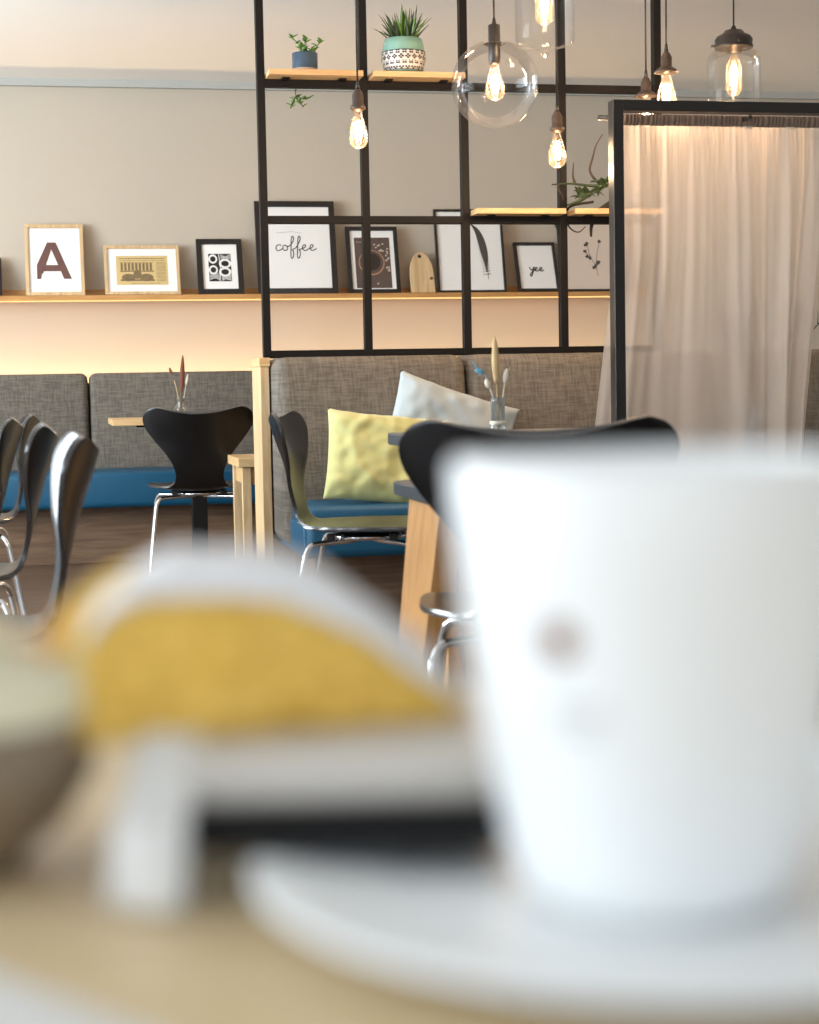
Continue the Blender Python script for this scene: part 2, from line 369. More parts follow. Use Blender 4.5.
def art_coffee(bm):
    s = .00120; ox, oz = -.112, .240   # stroke drawing of the lower case word
    def st(p, w_=4.8): ribbon(bm, [(ox+x*s, oz+z*s) for x, z in p], w_*s, YA-.00005*random.random())
    st([(26, 22), (20, 27), (8, 24), (2, 12), (8, 1), (20, 2), (32, 10)])                        # c
    st([(46, 25), (36, 22), (33, 10), (40, 1), (52, 4), (54, 16), (46, 25), (52, 20), (62, 20)])    # o
    st([(62, 20), (78, 38), (84, 58), (78, 66), (73, 50), (70, 10), (68, -26), (73, -36), (80, -22), (80, -2), (76, 4), (92, 12)])
    st([(92, 12), (108, 38), (114, 58), (108, 66), (103, 50), (100, 10), (98, -26), (103, -36), (110, -22), (110, -2), (106, 4), (120, 8)])
    for d in (0, 34):
        st([(118+d, 8), (134+d, 16), (136+d, 25), (127+d, 25), (122+d, 12), (130+d, 1), (142+d, 3), (152+d, 10)])
    ribbon(bm, [(-.10, .338), (-.02, .345)], .0015, YA); ribbon(bm, [(-.02, .345), (.03, .337)], .0015, YA)
picture(1.122, 1.556, .495, .031, M['frameblack'], M['paper'], 'large black frame with the handwritten word coffee, behind the screen', art_coffee, [M['greyink']], artname='lettering')
def art_cup(bm):
    rect(bm, -.098, .098, .030, .318, YA, 0)
    disc(bm, -.008, .175, .072, .072, YA-.0002, 2); disc(bm, -.008, .177, .066, .066, YA-.0004, 0); disc(bm, -.008, .180, .050, .050, YA-.0006, 1)
    for k in range(24):
        a = random.random(); x = .035+.045*random.random(); z = .115+.19*a
        if z > .24: x = .0+.085*random.random()
        elif x < .070: x = .074+.018*random.random()
        disc(bm, x, z, .006, .0045, YA-.0008, 3, n=8)
    disc(bm, .02, .055, .006, .005, YA-.0008, 3, n=8); ribbon(bm, [(-.09, .292), (.0, .292)], .002, YA-.0003, 3)
picture(1.616, 1.902, .366, .022, M['frameblack'], M['mat_'], 'black framed brown photograph of a coffee cup from above with scattered beans', art_cup, [M['photo'], M['photocup'], M['photoring'], M['photobean']], artname='photograph')
def art_feather(bm):
    c = [(-.005, .405), (.030, .375), (.062, .320), (.082, .240), (.092, .160), (.096, .075)]
    ribbon(bm, c, .003, YA)
    ribbon(bm, [(.010, .395), (.050, .345), (.074, .265), (.086, .190), (.088, .120)], .042, YA-.0002, 0, True)
    for k in range(10):
        z = .10+.016*k; x = .094-.010*(k/6)**1.4; ribbon(bm, [(x, z), (x-.014, z+.006), (x-.026, z-.002)], .003, YA-.0003); ribbon(bm, [(x, z), (x+.010, z+.010), (x+.014, z+.004)], .003, YA-.0003)
picture(2.110, 2.497, .456, .013, M['frameblack'], M['paper'], 'tall thin black frame with a single dark curved feather on white', art_feather, [M['greyink']], artname='feather_print')
def art_yee(bm):
    s = .00105; ox, oz = -.042, .125
    def st(p, w_=6): ribbon(bm, [(ox+x*s, oz+z*s) for x, z in p], w_*s, YA-.00005*random.random())
    st([(0, 26), (8, 10), (16, 8), (26, 26), (18, -4), (8, -28), (2, -18), (16, -2), (30, 8)])
    for d in (0, 26): st([(28+d, 8), (42+d, 14), (42+d, 22), (33+d, 20), (31+d, 8), (40+d, 1), (54+d, 8)])
picture(2.562, 2.800, .290, .017, M['frameblack'], M['paper'], 'small black frame with a tiny handwritten word yee, right of the feather', art_yee, [M['ink']], artname='lettering', Y=9.15)
def art_bot(bm):
    ribbon(bm, [(.030, .09), (.022, .15), (-.005, .20), (-.020, .28)], .0025, YA); ribbon(bm, [(.022, .15), (.035, .22), (.055, .29)], .0025, YA); ribbon(bm, [(-.005, .20), (-.03, .23)], .002, YA)
    for x, z in ((.020, .150), (.040, .172), (.010, .140), (-.024, .205), (-.034, .235), (-.020, .280), (-.008, .196), (.054, .292), (-.028, .272), (.034, .165)):
        for q in range(4):
            a = q*1.7+x*80; disc(bm, x+.006*math.cos(a), z+.006*math.sin(a), .006, .005, YA-.0002-q*.00003, 0, n=7)
picture(2.815, 3.19, .40, .014, M['frameblack'], M['tanpaper'], 'tan botanical print of a dried blossom sprig, rightmost on the ledge', art_bot, [M['greyink']], artname='botanical_print')
picture(-.50, -.212, .215, .02, M['frameblack'], M['mat_'], 'black frame cut off by the left edge, beside the letter A print', None)
# small arched wooden board
wb = empty('wooden_board', (2.027, 9.165, 1.3547), 'small arched wooden board with a dark hole, leaning on the ledge', 'board')
def wboard(bm):
    poly = [(-.067, 0), (.067, 0), (.067, .12), (.060, .17), (.040, .215), (.015, .238), (-.015, .238), (-.040, .215), (-.060, .17), (-.067, .12)]
    prism(bm, poly, -.016, 0)
b_ = one('board', M['oakv'], wboard, wb, mods=[BEV(.002)]); b_.rotation_euler = (-.35, 0, 0)
h_ = one('hanging_hole', M['ink'], lambda bm: disc(bm, -.005, .213, .010, .010, -.0165), b_)
k_ = one('knot', M['driedd'], lambda bm: (disc(bm, .052, .085, .010, .006, -.0165), disc(bm, .050, .078, .012, .004, -.0166)), b_)

# ------------------------------------------------------------------ wall banquette
def rbox(bm, x0, x1, y0, y1, z0, z1): box(bm, x0, x1, y0, y1, z0, z1)
def soft(name, m, d, parent, r=.03): return one(name, m, lambda b: box(b, *d), parent, smooth=True, mods=[('BEVEL', dict(width=r, segments=4, limit_method='ANGLE', angle_limit=.6))])
bq = empty('wall_banquette', (0, 8.3, 0), 'long grey banquette along the back wall with a blue seat and wooden plinth', 'bench')
for a, b in ((-2.1, -.905), (-.895, .203), (.213, 1.318), (1.326, 2.43), (2.44, 3.5)):
    soft('back_cushion', M['grey'], (a, b, .55, .75, .44, .948), bq, .035)
bx('back_board', M['plinth'], (-2.1, 3.5, .72, .765, .2, .90), bq, .002)
soft('seat_cushion', M['blue'], (-2.1, 3.5, .14, .60, .285, .462), bq, .03)
bx('plinth', M['plinth'], (-2.1, 3.5, .32, .75, 0, .285), bq, .004)
bx('light_strip', M['led'], (-2.0, 3.3, .86, .90, .80, .81), bq, 0)

# ------------------------------------------------------------------ divider booth
bo = empty('booth_bench', (0, 5.7, 0), 'grey upholstered booth bench with a blue seat in front of the black screen', 'bench')
def bback(x0, x1):
    def f(bm):
        p = [(.21, .30), (.715, .30), (.715, .966), (.36, .966)]
        a = [bm.verts.new((x0, y, z)) for y, z in p]; b = [bm.verts.new((x1, y, z)) for y, z in p]
        bm.faces.new(a); bm.faces.new(b[::-1])
        for i in range(4): j = (i+1) % 4; bm.faces.new((a[i], b[i], b[j], a[j]))
    return one('back_cushion', M['grey'], f, bo, smooth=True, mods=[('BEVEL', dict(width=.045, segments=6, limit_method='ANGLE', angle_limit=.6))])
bback(.798, 1.494); bback(1.502, 2.44); bback(2.448, 3.3)
soft('seat_cushion', M['blue'], (.830, 3.3, -.10, .32, .285, .460), bo, .03)
soft('seat_base', M['blue'], (.820, 3.3, -.07, .715, .285, .40), bo, .012)
bx('back_board', M['plinth'], (.815, 3.3, .716, .728, .30, .962), bo, .002)
bx('plinth', M['plinth'], (.90, 3.3, .22, .70, 0, .285), bo, .004)
pn = empty('end_panel', (.777, 6.35, 0), 'pale oak end panel with a cap at the left end of the booth bench', 'panel')
bx('panel_board', M['oakv'], (-.018, .015, -.15, .10, 0, .935), pn, .002)
bx('cap', M['oak'], (-.021, .018, -.155, .105, .935, .967), pn, .002)

# ------------------------------------------------------------------ steel grid screen
X0, SP, GY = .8178, .3899, 6.45
zb = (.983, 1.487, 1.992); hw = .0145
sc = empty('screen_divider', (0, GY, 0), 'black steel grid screen with oak shelves standing behind the booth bench', 'room divider')
for i in range(5):
    bx('post', M['black'], (X0+i*SP-hw, X0+i*SP+hw, -.02, .02, zb[0]-hw if i < 5 else 0, CEIL), sc, .0015)
for z in zb:
    for i in range(4): bx('rail', M['black'], (X0+i*SP+hw, X0+(i+1)*SP-hw, -.018, .018, z-hw, z+hw), sc, .0015)
for i in range(4):
    one('pane', M['pane'], lambda bm: box(bm, X0+i*SP+hw, X0+(i+1)*SP-hw, -.002, .002, zb[0]+hw, zb[1]-hw), sc)
for i, z in ((0, zb[2]), (1, zb[2]), (2, zb[1]), (3, zb[1])):
    x0 = X0+i*SP+hw+.004; x1 = X0+(i+1)*SP-hw-.004
    p = bx('shelf', M['oak'], (x0, x1, -.115, .10, z+hw, z+hw+.021), sc, .0015)
    for xx in (x0+.07, x1-.07):
        q = bx('bracket', M['black'], (xx-.014, xx+.014, -.07, -.018, z+hw-.006, z+hw), p, .001)
        
# ------------------------------------------------------------------ potted plants on the screen shelves
SZ = zb[2]+hw+.0213
def strap_leaf(bm, base, tip, wd, sag=.01, mi=0, n=7):
    base = Vector(base); tip = Vector(tip); d = tip-base; side = d.cross(Vector((0, 0, 1)))
    side = side.normalized() if side.length > 1e-4 else Vector((1, 0, 0))
    rows = []
    for k in range(n+1):
        t = k/n; p = base+d*t+Vector((0, 0, sag*4*t*(1-t))); w_ = wd*(1-t)**.7*.5+.0004
        rows.append([bm.verts.new(p-side*w_), bm.verts.new(p+Vector((0, 0, -w_*.5))), bm.verts.new(p+side*w_), bm.verts.new(p+Vector((0, 0, w_*.35)))])
    for A, B in zip(rows, rows[1:]):
        for j in range(4):
            f = bm.faces.new((A[j], A[(j+1) % 4], B[(j+1) % 4], B[j])); f.smooth = True; f.material_index = mi
t = empty('potted_plant', (1.362, 6.43, SZ), 'spiky green plant in a rounded teal pot with a black and white pattern', 'plant')
one('pot', M['teal'], lambda b: lathe(b, [(.0, 0), (.062, 0), (.070, .012), (.078, .045), (.081, .075), (.078, .108), (.070, .134), (.065, .134), (.065, .12), (0, .12)], 40), t, True)
def band(b): lathe(b, [(.0715, .012), (.0795, .045), (.0822, .082)], 40)
bd = one('pattern_band', M['tealpat'], band, t, True)
def patt(b):
    for r_ in range(4):
        z = .016+r_*.0185
        R_ = .0735+.0095*min(1, (z-.012)/.04)
        for k in range(20):
            a = 2*PI*(k+.5*(r_ % 2))/20
            mtx = Matrix.Rotation(a, 4, 'Z') @ Matrix.Translation((0, -R_-.0002, z+.006))
            vs = []
            for q in range(4):
                an = q*PI/2+PI/4*(r_ % 2)
                for s_ in (1, ):
                    x, zz = .006*math.cos(an), .006*math.sin(an)
                    c = [Vector((x+dx*.0036, 0, zz+dz*.0030)) for dx, dz in ((-1, -1), (1, -1), (1, 1), (-1, 1))]
                    b.faces.new([b.verts.new(mtx @ v) for v in c])
    for z, R_ in ((.0125, .0727), (.083, .0828)):
        for k in range(40):
            a0, a1 = 2*PI*k/40, 2*PI*(k+1)/40
            b.faces.new([b.verts.new(v) for v in ((R_*math.cos(a0), R_*math.sin(a0), z), (R_*math.cos(a1), R_*math.sin(a1), z), (R_*math.cos(a1), R_*math.sin(a1), z+.002), (R_*math.cos(a0), R_*math.sin(a0), z+.002))])
one('pattern_marks', M['patink'], patt, bd)
one('soil', M['soil'], lambda b: lathe(b, [(0, .122), (.064, .122)], 24), t)
def spikes(b):
    for k in range(64):
        a = random.uniform(0, 2*PI); r_ = random.uniform(0, .045); out = random.uniform(.0, .10); h = random.uniform(.07, .135)*(1.08-out*4.0)
        a2 = a+random.uniform(-.3, .3)
        strap_leaf(b, (r_*math.cos(a), r_*math.sin(a), .12), ((r_+out)*math.cos(a2), (r_+out)*math.sin(a2), .125+max(.02, h)), random.uniform(.014, .024), .006, mi=k % 2)
one('leaves', [M['leaf'], M['leafd']], spikes, t)
t2 = empty('potted_plant', (.985, 6.43, SZ), 'small leafy plant in a slate blue cylinder pot with a blush base', 'plant')
one('pot', M['navy'], lambda b: lathe(b, [(.0475, .016), (.0478, .074), (.043, .076), (.043, .066), (0, .066)], 36), t2, True)
one('pot_base', M['blush'], lambda b: lathe(b, [(0, 0), (.044, 0), (.0475, .004), (.0475, .016)], 36), t2, True)
one('soil', M['soil'], lambda b: lathe(b, [(0, .068), (.043, .068)], 24), t2)
def sprout(b, pts, nl, ls):
    c = spline(pts, 5); tube(b, c, .0016, 5, 1)
    for k in range(nl):
        p = c[int((k+.6)/nl*(len(c)-1))]; a = k*2.4; d = Vector((math.cos(a), math.sin(a)*.7, .35)).normalized()*ls
        strap_leaf(b, p, p+d, ls*.7, .003, 0, 5)
def lf(b):
    sprout(b, [(0, 0, .066), (-.02, -.01, .10), (-.045, -.02, .125), (-.052, -.02, .135)], 7, .026)
    sprout(b, [(0, 0, .066), (.0, .0, .10), (.006, 0, .135)], 8, .028)
    sprout(b, [(.01, 0, .066), (.035, -.01, .085), (.052, -.01, .11), (.062, -.01, .12)], 8, .026)
    sprout(b, [(.0, 0, .066), (-.012, 0, .085), (-.010, 0, .115)], 7, .026)
    sprout(b, [(.0, 0, .066), (.022, 0, .08), (.028, .01, .10)], 6, .024)
one('leaves', [M['leaf'], M['leafd']], lf, t2)
def tr(b):
    sprout(b, [(-.005, .04, .066), (-.012, .10, .075), (-.018, .145, .02), (-.016, .150, -.05), (-.006, .150, -.082)], 5, .014)
    sprout(b, [(-.016, .150, -.060), (-.030, .150, -.085), (-.038, .150, -.105)], 6, .024)
    sprout(b, [(-.016, .150, -.060), (.0, .150, -.080), (.012, .150, -.10)], 6, .024)
    sprout(b, [(-.010, .150, -.060), (.020, .150, -.068), (.040, .150, -.062)], 6, .022)
one('trailing_stem', [M['leaf'], M['twig']], tr, t2)
# dark branching plant on the middle shelf
t3 = empty('potted_plant', (2.195, 6.36, zb[1]+hw+.0213), 'dark branching cactus-like plant trailing over the screen shelf beside the curtain frame', 'plant')
one('pot', M['navy'], lambda b: lathe(b, [(0, 0), (.045, 0), (.055, .07), (.051, .07), (.048, .06), (0, .06)], 28, (.055, .03, 0)), t3, True)
def brn(b):
    def br(p, r_, mi): c = spline(p, 5); n = len(c); tube(b, c, r_, 6, mi, True, [r_*(1-.7*i/(n-1)) for i in range(n)])
    br([(.05, 0, .05), (-.04, -.02, .088), (-.12, -.03, .084), (-.21, -.03, .092), (-.285, -.03, .088)], .009, 0)
    br([(.05, 0, .04), (-.05, -.02, .095), (-.11, -.03, .070), (-.17, -.04, .030), (-.225, -.05, .010)], .015, 0)
    br([(-.08, -.02, .08), (-.13, -.04, .055), (-.20, -.05, .035)], .008, 0)
    br([(.04, 0, .09), (-.04, -.03, .108), (-.13, -.03, .100)], .012, 0)
    br([(-.19, -.03, .088), (-.200, -.03, .12), (-.197, -.03, .172)], .0065, 1)
    br([(-.255, -.03, .090), (-.262, -.03, .075), (-.245, -.03, .05), (-.240, -.03, .03)], .004, 1)
    br([(-.08, 0, .09), (-.125, -.01, .14), (-.112, -.01, .20), (-.100, -.01, .24), (-.072, -.01, .285)], .0055, 1)
    br([(-.10, .03, .03), (-.17, .09, .02), (-.18, .13, -.01), (-.172, .13, -.05), (-.150, .13, -.072), (-.125, .13, -.076), (-.10, .13, -.055)], .0055, 1)
    br([(-.10, .03, .03), (-.20, .09, .02), (-.225, .13, -.03), (-.215, .13, -.066), (-.185, .13, -.09), (-.178, .13, -.112), (-.195, .13, -.126), (-.225, .13, -.125)], .004, 1)
    br([(.0, .03, .04), (-.05, .12, -.0), (-.075, .13, -.05), (-.078, .13, -.095)], .014, 1)
one('branches', [M['leafd'], M['twig']], brn, t3)
def lf3(b):
    for k in range(34):
        u = random.random(); x = -.02-.17*u; z = .10-.06*u
        strap_leaf(b, (x, -.03, z), (x+random.uniform(-.045, .035), -.05, max(.006, z+random.uniform(-.04, .035))), .022, .004, 0, 5)
one('leaves', [M['leafd']], lf3, t3)

# ------------------------------------------------------------------ curtain frame, rod and sheer curtain
FX, FY = 1.852, 5.45
cf = empty('steel_partition', (FX, FY, 0), 'black steel frame holding the sheer curtain beside the booth bench', 'partition')
bx('post', M['steel2'], (0, .036, -.02, .035, 0, 1.783), cf, .002)
bx('post', M['steel2'], (1.20, 1.236, -.02, .035, 0, 1.783), cf, .002)
bx('rail', M['steel2'], (.036, 1.20, -.02, .035, 1.747, 1.783), cf, .002)
bx('foot_rail', M['steel2'], (.036, 1.20, -.02, .035, .02, .056), cf, .002)
one('curtain_rod', M['steel2'], lambda b: tube(b, [(-.012, .10, 1.742), (1.24, .10, 1.742)], .008, 12), cf)
for xx in (.50, 1.0): bx('rod_bracket', M['steel2'], (xx, xx+.01, .035, .10, 1.735, 1.75), cf, .001)
cu = empty('curtain', (FX, FY+.10, 0), 'sheer beige curtain gathered on the rod behind the black frame', 'curtain')
NX, NZ = 260, 70
def cloth(b):
    ph = [random.uniform(0, 6.28) for _ in range(8)]; V = []
    for j in range(NZ+1):
        v = j/NZ; z = 1.7175 - v*1.515; row = []
        for i in range(NX+1):
            u = i/NX
            a = .012+.016*min(1, v*2.5)
            xs = u*.86 + .018*math.sin(u*9+ph[0]+v*2.0)*v
            wv = math.sin(xs*44+ph[1]+1.6*math.sin(xs*9+ph[2])+v*.7)*(.62+.38*math.sin(xs*8+ph[3])) + .3*math.sin(xs*118+ph[4]+v*1.4)*max(0, 1-v*1.6)
            fine = .25*math.sin(u*260+ph[5])*max(0, 1-v*7)
            x = .032 + u*.795 - (1-u)**3*.080*max(0, min(1, (v-.28)/.4)) - max(0, (u-.72)/.28)*.15*max(0, v-.10)
            row.append(b.verts.new((x + .006*math.cos(xs*54+ph[1])*v, a*(wv+fine), z)))
        V.append(row)
    for j in range(NZ):
        for i in range(NX):
            f = b.faces.new((V[j][i], V[j][i+1], V[j+1][i+1], V[j+1][i])); f.smooth = True
one('cloth_panel', M['curtain'], cloth, cu, True)
def head(b):
    V = []
    for j in range(9):
        z = 1.753-j*.0046; row = []
        for i in range(521):
            u = i/520; q = (.011+.004*math.sin(u*330+math.sin(u*60)*2))*math.cos((j-2.5)/9*2.2)
            row.append(b.verts.new((.026+u*.812, -q-.001, z)))
        V.append(row)
    for j in range(8):
        for i in range(520): b.faces.new((V[j][i], V[j][i+1], V[j+1][i+1], V[j+1][i])).smooth = True
hd = one('gathered_heading', M['header'], head, cu, True)

# dried branches standing behind the curtain
vb = empty('branch_vase', (2.50, 5.76, .4605), 'vase of bare twigs on the booth seat seen faintly through the sheer curtain', 'vase')
one('vase', M['navy'], lambda b: lathe(b, [(0, 0), (.05, 0), (.075, .08), (.06, .18), (.03, .26), (.035, .30), (.028, .30), (.022, .26), (.0, .1)], 28), vb, True)
def twigs(b):
    def grow(p, d, L, r_, dep):
        q = [p]; dd = d.copy()
        for _ in range(4):
            dd = (dd+Vector((random.uniform(-.25, .25), random.uniform(-.12, .12), random.uniform(-.05, .2)))).normalized(); q.append(q[-1]+dd*L/4)
        tube(b, q, r_, 4, 0, True, [r_*(1-.15*i) for i in range(5)])
        if dep:
            for k in range(3):
                grow(q[random.choice((2, 3, 4))], (dd+Vector((random.uniform(-.9, .9), random.uniform(-.2, .2), random.uniform(-.2, .5)))).normalized(), L*.6, r_*.6, dep-1)
    for k in range(6):
        grow(Vector((random.uniform(-.012, .012), random.uniform(-.01, .01), .27)), Vector((-.5+k*.2, 0, 1)).normalized(), .24, .007, 3)
one('twigs', M['twig'], twigs, vb)

# ------------------------------------------------------------------ pendant lamps
def bulb_parts(t, z, r, L, tub=False, en=4.2):
    """bulb hanging from height z (socket mouth) downwards"""
    if tub: prof = [(.0, -L), (.45*r, -L*.985), (.8*r, -L*.93), (r, -L*.85), (r, -L*.30), (.75*r, -L*.16), (.42*r, -L*.06), (.40*r, 0)]
    else: prof = [(.0, -L), (.4*r, -L*.985), (.75*r, -L*.93), (.96*r, -L*.82), (r, -L*.70), (.90*r, -L*.52), (.66*r, -L*.30), (.45*r, -L*.12), (.40*r, 0)]
    b = one('bulb', M['bulb'], lambda q: lathe(q, [(a, z+c) for a, c in prof], 24), t, True)
    def fil(q):
        n = 8
        for k in range(n):
            a = 2*PI*k/n; top = z-L*.28; bot = z-L*.76; r1 = r*.22; r2 = r*.42
            tube(q, [(r1*math.cos(a), r1*math.sin(a), top), (r2*math.cos(a+.2), r2*math.sin(a+.2), (top+bot)/2), (r1*math.cos(a+.4), r1*math.sin(a+.4), bot)], .0018, 5)
    one('filament', M['filament'], fil, b)
    l = bpy.data.lights.new('bulb_light', 'POINT'); l.energy = en; l.color = (1, .66, .38); l.shadow_soft_size = .02
    lo = bpy.data.objects.new('bulb_light', l); COL.objects.link(lo); lo.parent = t; lo.location = (0, 0, z-L-.012)
def cord(t, z0, ceil):
    one('cord', M['pendblack'], lambda b: tube(b, [(0, 0, z0), (0, 0, ceil)], .0032, 8), t)
    one('ceiling_cup', M['pendblack'], lambda b: lathe(b, [(0, ceil-.03), (.035, ceil-.03), (.05, ceil-.012), (.05, ceil-.001), (0, ceil-.001)], 28), t, True)
def socket(b, z, s=1):
    lathe(b, [(0, z+.062*s), (.005*s, z+.066*s), (.012*s, z+.058*s), (.017*s, z+.048*s), (.019*s, z+.044*s), (.019*s, z+.012*s), (.0215*s, z+.010*s), (.026*s, z+.004*s), (.026*s, z-.002*s), (.019*s, z-.006*s), (.016*s, z-.010*s), (0, z-.010*s)], 24)
def pendant(loc, label, kind, r=.032, L=.125, socketm='bronze'):
    x, y, z = loc   # z: socket mouth
    t = empty('pendant_lamp', (x, y, z), label, 'lamp')
    c = CEIL-z
    if kind == 'bare':
        one('socket', M[socketm], lambda b: socket(b, .008), t, True)
        one('cord_grip', M['pendblack'], lambda b: lathe(b, [(0, .100), (.004, .098), (.008, .070), (0, .068)], 14), t, True)
        bulb_parts(t, 0, r, L); cord(t, .095, c)
    if kind == 'shield':
        one('socket', M[socketm], lambda b: socket(b, .008, 1.0), t, True)
        one('collar', M['bronze'], lambda b: lathe(b, [(0, .018), (.024, .018), (.040, .006), (.042, .0), (.038, .0), (.024, .012), (0, .012)], 28), t, True)
        one('cord_grip', M['pendblack'], lambda b: lathe(b, [(0, .100), (.004, .098), (.008, .070), (0, .068)], 14), t, True)
        bulb_parts(t, 0, r, L, en=1.4); cord(t, .095, c)
    if kind == 'globe':
        R_ = .141
        one('socket', M['pendblack'], lambda b: lathe(b, [(0, .142), (.004, .141), (.008, .122), (.019, .118), (.0195, .0), (.016, -.006), (0, -.006)], 24), t, True)
        one('neck_ring', M['pendblack'], lambda b: lathe(b, [(.0195, .064), (.034, .060), (.034, .057), (.0195, .060)], 28), t, True)
        cz = .064-R_*.955
        prof = [(R_*math.sin(a), cz+R_*math.cos(a)) for a in [math.radians(14+k*166/36) for k in range(37)]]
        g = one('glass_globe', M['glass'], lambda b: lathe(b, prof, 56), t, True)
        bulb_parts(t, -.006, .0315, .115); cord(t, .14, c)
    if kind == 'jar':
        one('cap', M['pendblack'], lambda b: lathe(b, [(0, .098), (.006, .096), (.012, .082), (.030, .080), (.040, .068), (.058, .060), (.066, .048), (.064, .030), (.068, .026), (.066, .018), (.030, .020), (.028, .004), (0, .004)], 36), t, True)
        for k in range(3):
            a = k*2*PI/3+.4; one('thumb_screw', M['pendblack'], lambda b: tube(b, [(.060*math.cos(a), .060*math.sin(a), .034), (.080*math.cos(a), .080*math.sin(a), .034)], .005, 8), t)
        R_ = .091
        prof = [(.050, .022), (.060, .012), (.080, .004), (R_-.002, -.010), (R_, -.025), (R_, -.190), (R_-.003, -.200), (R_*.86, -.206), (R_*.45, -.216), (.014, -.226), (.010, -.240), (0, -.244)]
        one('glass_jar', M['jar'], lambda b: lathe(b, prof, 48), t, True)
        bulb_parts(t, 0, .028, .145, True); cord(t, .095, c)
    return t
pendant((1.047, 5.691, 1.775), 'bare teardrop bulb in a dark bronze socket hanging before the second screen post', 'bare')
pendant((1.446, 5.411, 1.890), 'round clear glass globe pendant with a black socket', 'globe')
pendant((1.547, 5.182, 2.108), 'clear glass jar pendant cut off by the top edge, right of the globe', 'jar')
pendant((1.784, 5.84, 1.736), 'bare teardrop bulb in a copper socket left of the curtain frame', 'bare')
pendant((2.199, 6.073, 1.903), 'bulb with a flared collar hanging partly behind the curtain frame, beside the last screen post', 'shield', r=.030, L=.11)
pendant((2.109, 5.62, 1.907), 'larger bulb with a flared metal collar just above the curtain frame', 'shield', r=.034, L=.135)
pendant((2.388, 5.70, 1.992), 'clear glass jar pendant with a black cap, rightmost above the curtain', 'jar')

# ------------------------------------------------------------------ stacking chairs (one continuous ply shell on chrome legs), facing +Y
def make_chair(label):
    t = empty('ply_chair', (0, 0, 0), label, 'chair', group='black moulded plywood chairs')
    # y, z, half width, sideways curl
    P = [(.225, .428, .120, 0), (.222, .434, .160, 0), (.205, .441, .190, 0), (.17, .445, .208, 0), (.10, .443, .217, .006), (.02, .438, .216, .012), (-.06, .434, .203, .016),
         (-.12, .434, .172, .016), (-.160, .441, .135, .010), (-.182, .458, .110, .006), (-.194, .485, .100, .004), (-.204, .52, .104, .006), (-.215, .56, .122, .012),
         (-.228, .61, .155, .024), (-.242, .66, .192, .038), (-.256, .70, .219, .050), (-.266, .735, .229, .055), (-.272, .760, .222, .052), (-.276, .778, .204, .044), (-.278, .786, .178, .034)]
    Q = spline([(p[0], p[1], p[2]) for p in P], 2); K = spline([(p[3], 0, 0) for p in P], 2)
    nu = 14
    def sh_(b):
        rows = []
        for i, q in enumerate(Q):
            v = i/(len(Q)-1); row = []; back = max(0, min(1, (v-.55)/.15)); topk = max(0, (v-.78)/.22)
            for j in range(nu+1):
                s = -1+2*j/nu; x = s*q.z; c = K[i].x*s*s
                y = q.x + (c if back > 0 else 0)*back; z = q.y + (c*(1-back))*.9
                z -= .026*topk*(1-min(1, abs(x)/.17)**2)
                if v < .12: z -= .0
                row.append(b.verts.new((x, y, z)))
            rows.append(row)
        for A, B in zip(rows, rows[1:]):
            for j in range(nu): b.faces.new((A[j], A[j+1], B[j+1], B[j])).smooth = True
    one('seat_shell', [M['shell'], M['edge']], sh_, t, True, mods=[('SOLIDIFY', dict(thickness=.011, offset=0, material_offset_rim=1)), ('BEVEL', dict(width=.003, segments=2, limit_method='ANGLE', angle_limit=.9)), ])
    def mount(b):
        lathe(b, [(0, .405), (.10, .405), (.105, .410), (.105, .418), (.09, .424), (0, .424)], 28)
    one('seat_mount', M['chrome'], mount, t, True)
    for sx in (-1, 1):
        for sy in (-1, 1):
            ex, ey = .205*sx, (.19 if sy > 0 else -.20)
            pts = [(.02*sx, .03*sy, .401), (.145*sx, .125*sy, .401), (.168*sx, .144*sy, .396), (.180*sx, .155*sy, .378), (.188*sx, (.166)*sy, .33), (.225*sx, .225*sy, .012)]
            lg = one('leg', M['chrome'], lambda b: tube(b, spline(pts, 5), .008, 10), t)
            one('glide', M['rubber'], lambda b: tube(b, [(.225*sx, .225*sy, .016), (.226*sx, .226*sy, .0)], .0105, 10), lg)
            one('bumper', M['rubber'], lambda b: box(b, .105*sx-.012, .105*sx+.012, .092*sy-.012, .092*sy+.012, .405, .428), t, mods=[BEV(.003)])
    return t
chair = make_chair('black plywood chair seen from behind at the small table by the wall banquette')
chair.location = (.625, 7.38, 0); chair.rotation_euler = (0, 0, math.radians(-3))
D = math.radians
def facing(top, deg):   # put the middle of the top of the back at a point
    a = D(deg); ox, oy = 0, -.25; return (top[0]-(ox*math.cos(a)-oy*math.sin(a)), top[1]-(ox*math.sin(a)+oy*math.cos(a)), 0)
for top, deg, lab in (((.795, 2.73), -16, 'black plywood chair with its wide back right behind the white cup'),
                      ((.682, 5.085), -107, 'black plywood chair seen from the side in front of the blue booth seat'),
                      ((.055, 3.03), 91.5, 'nearest black plywood chair at the left, its inner back shining white'),
                      ((-.008, 4.02), 90, 'second nearest black plywood chair at the left, thin pale edge'),
                      ((-.100, 5.08), 91, 'third black plywood chair of the left row, cut off by the left edge'),
                      ((-.052, 5.74), 92, 'farthest black plywood chair of the left row, half hidden behind another')):
    c_ = dup(chair, facing(top, deg), D(deg), lab)
    if 'cup' in lab: c_.scale = (1.02, 1.02, 1.02)

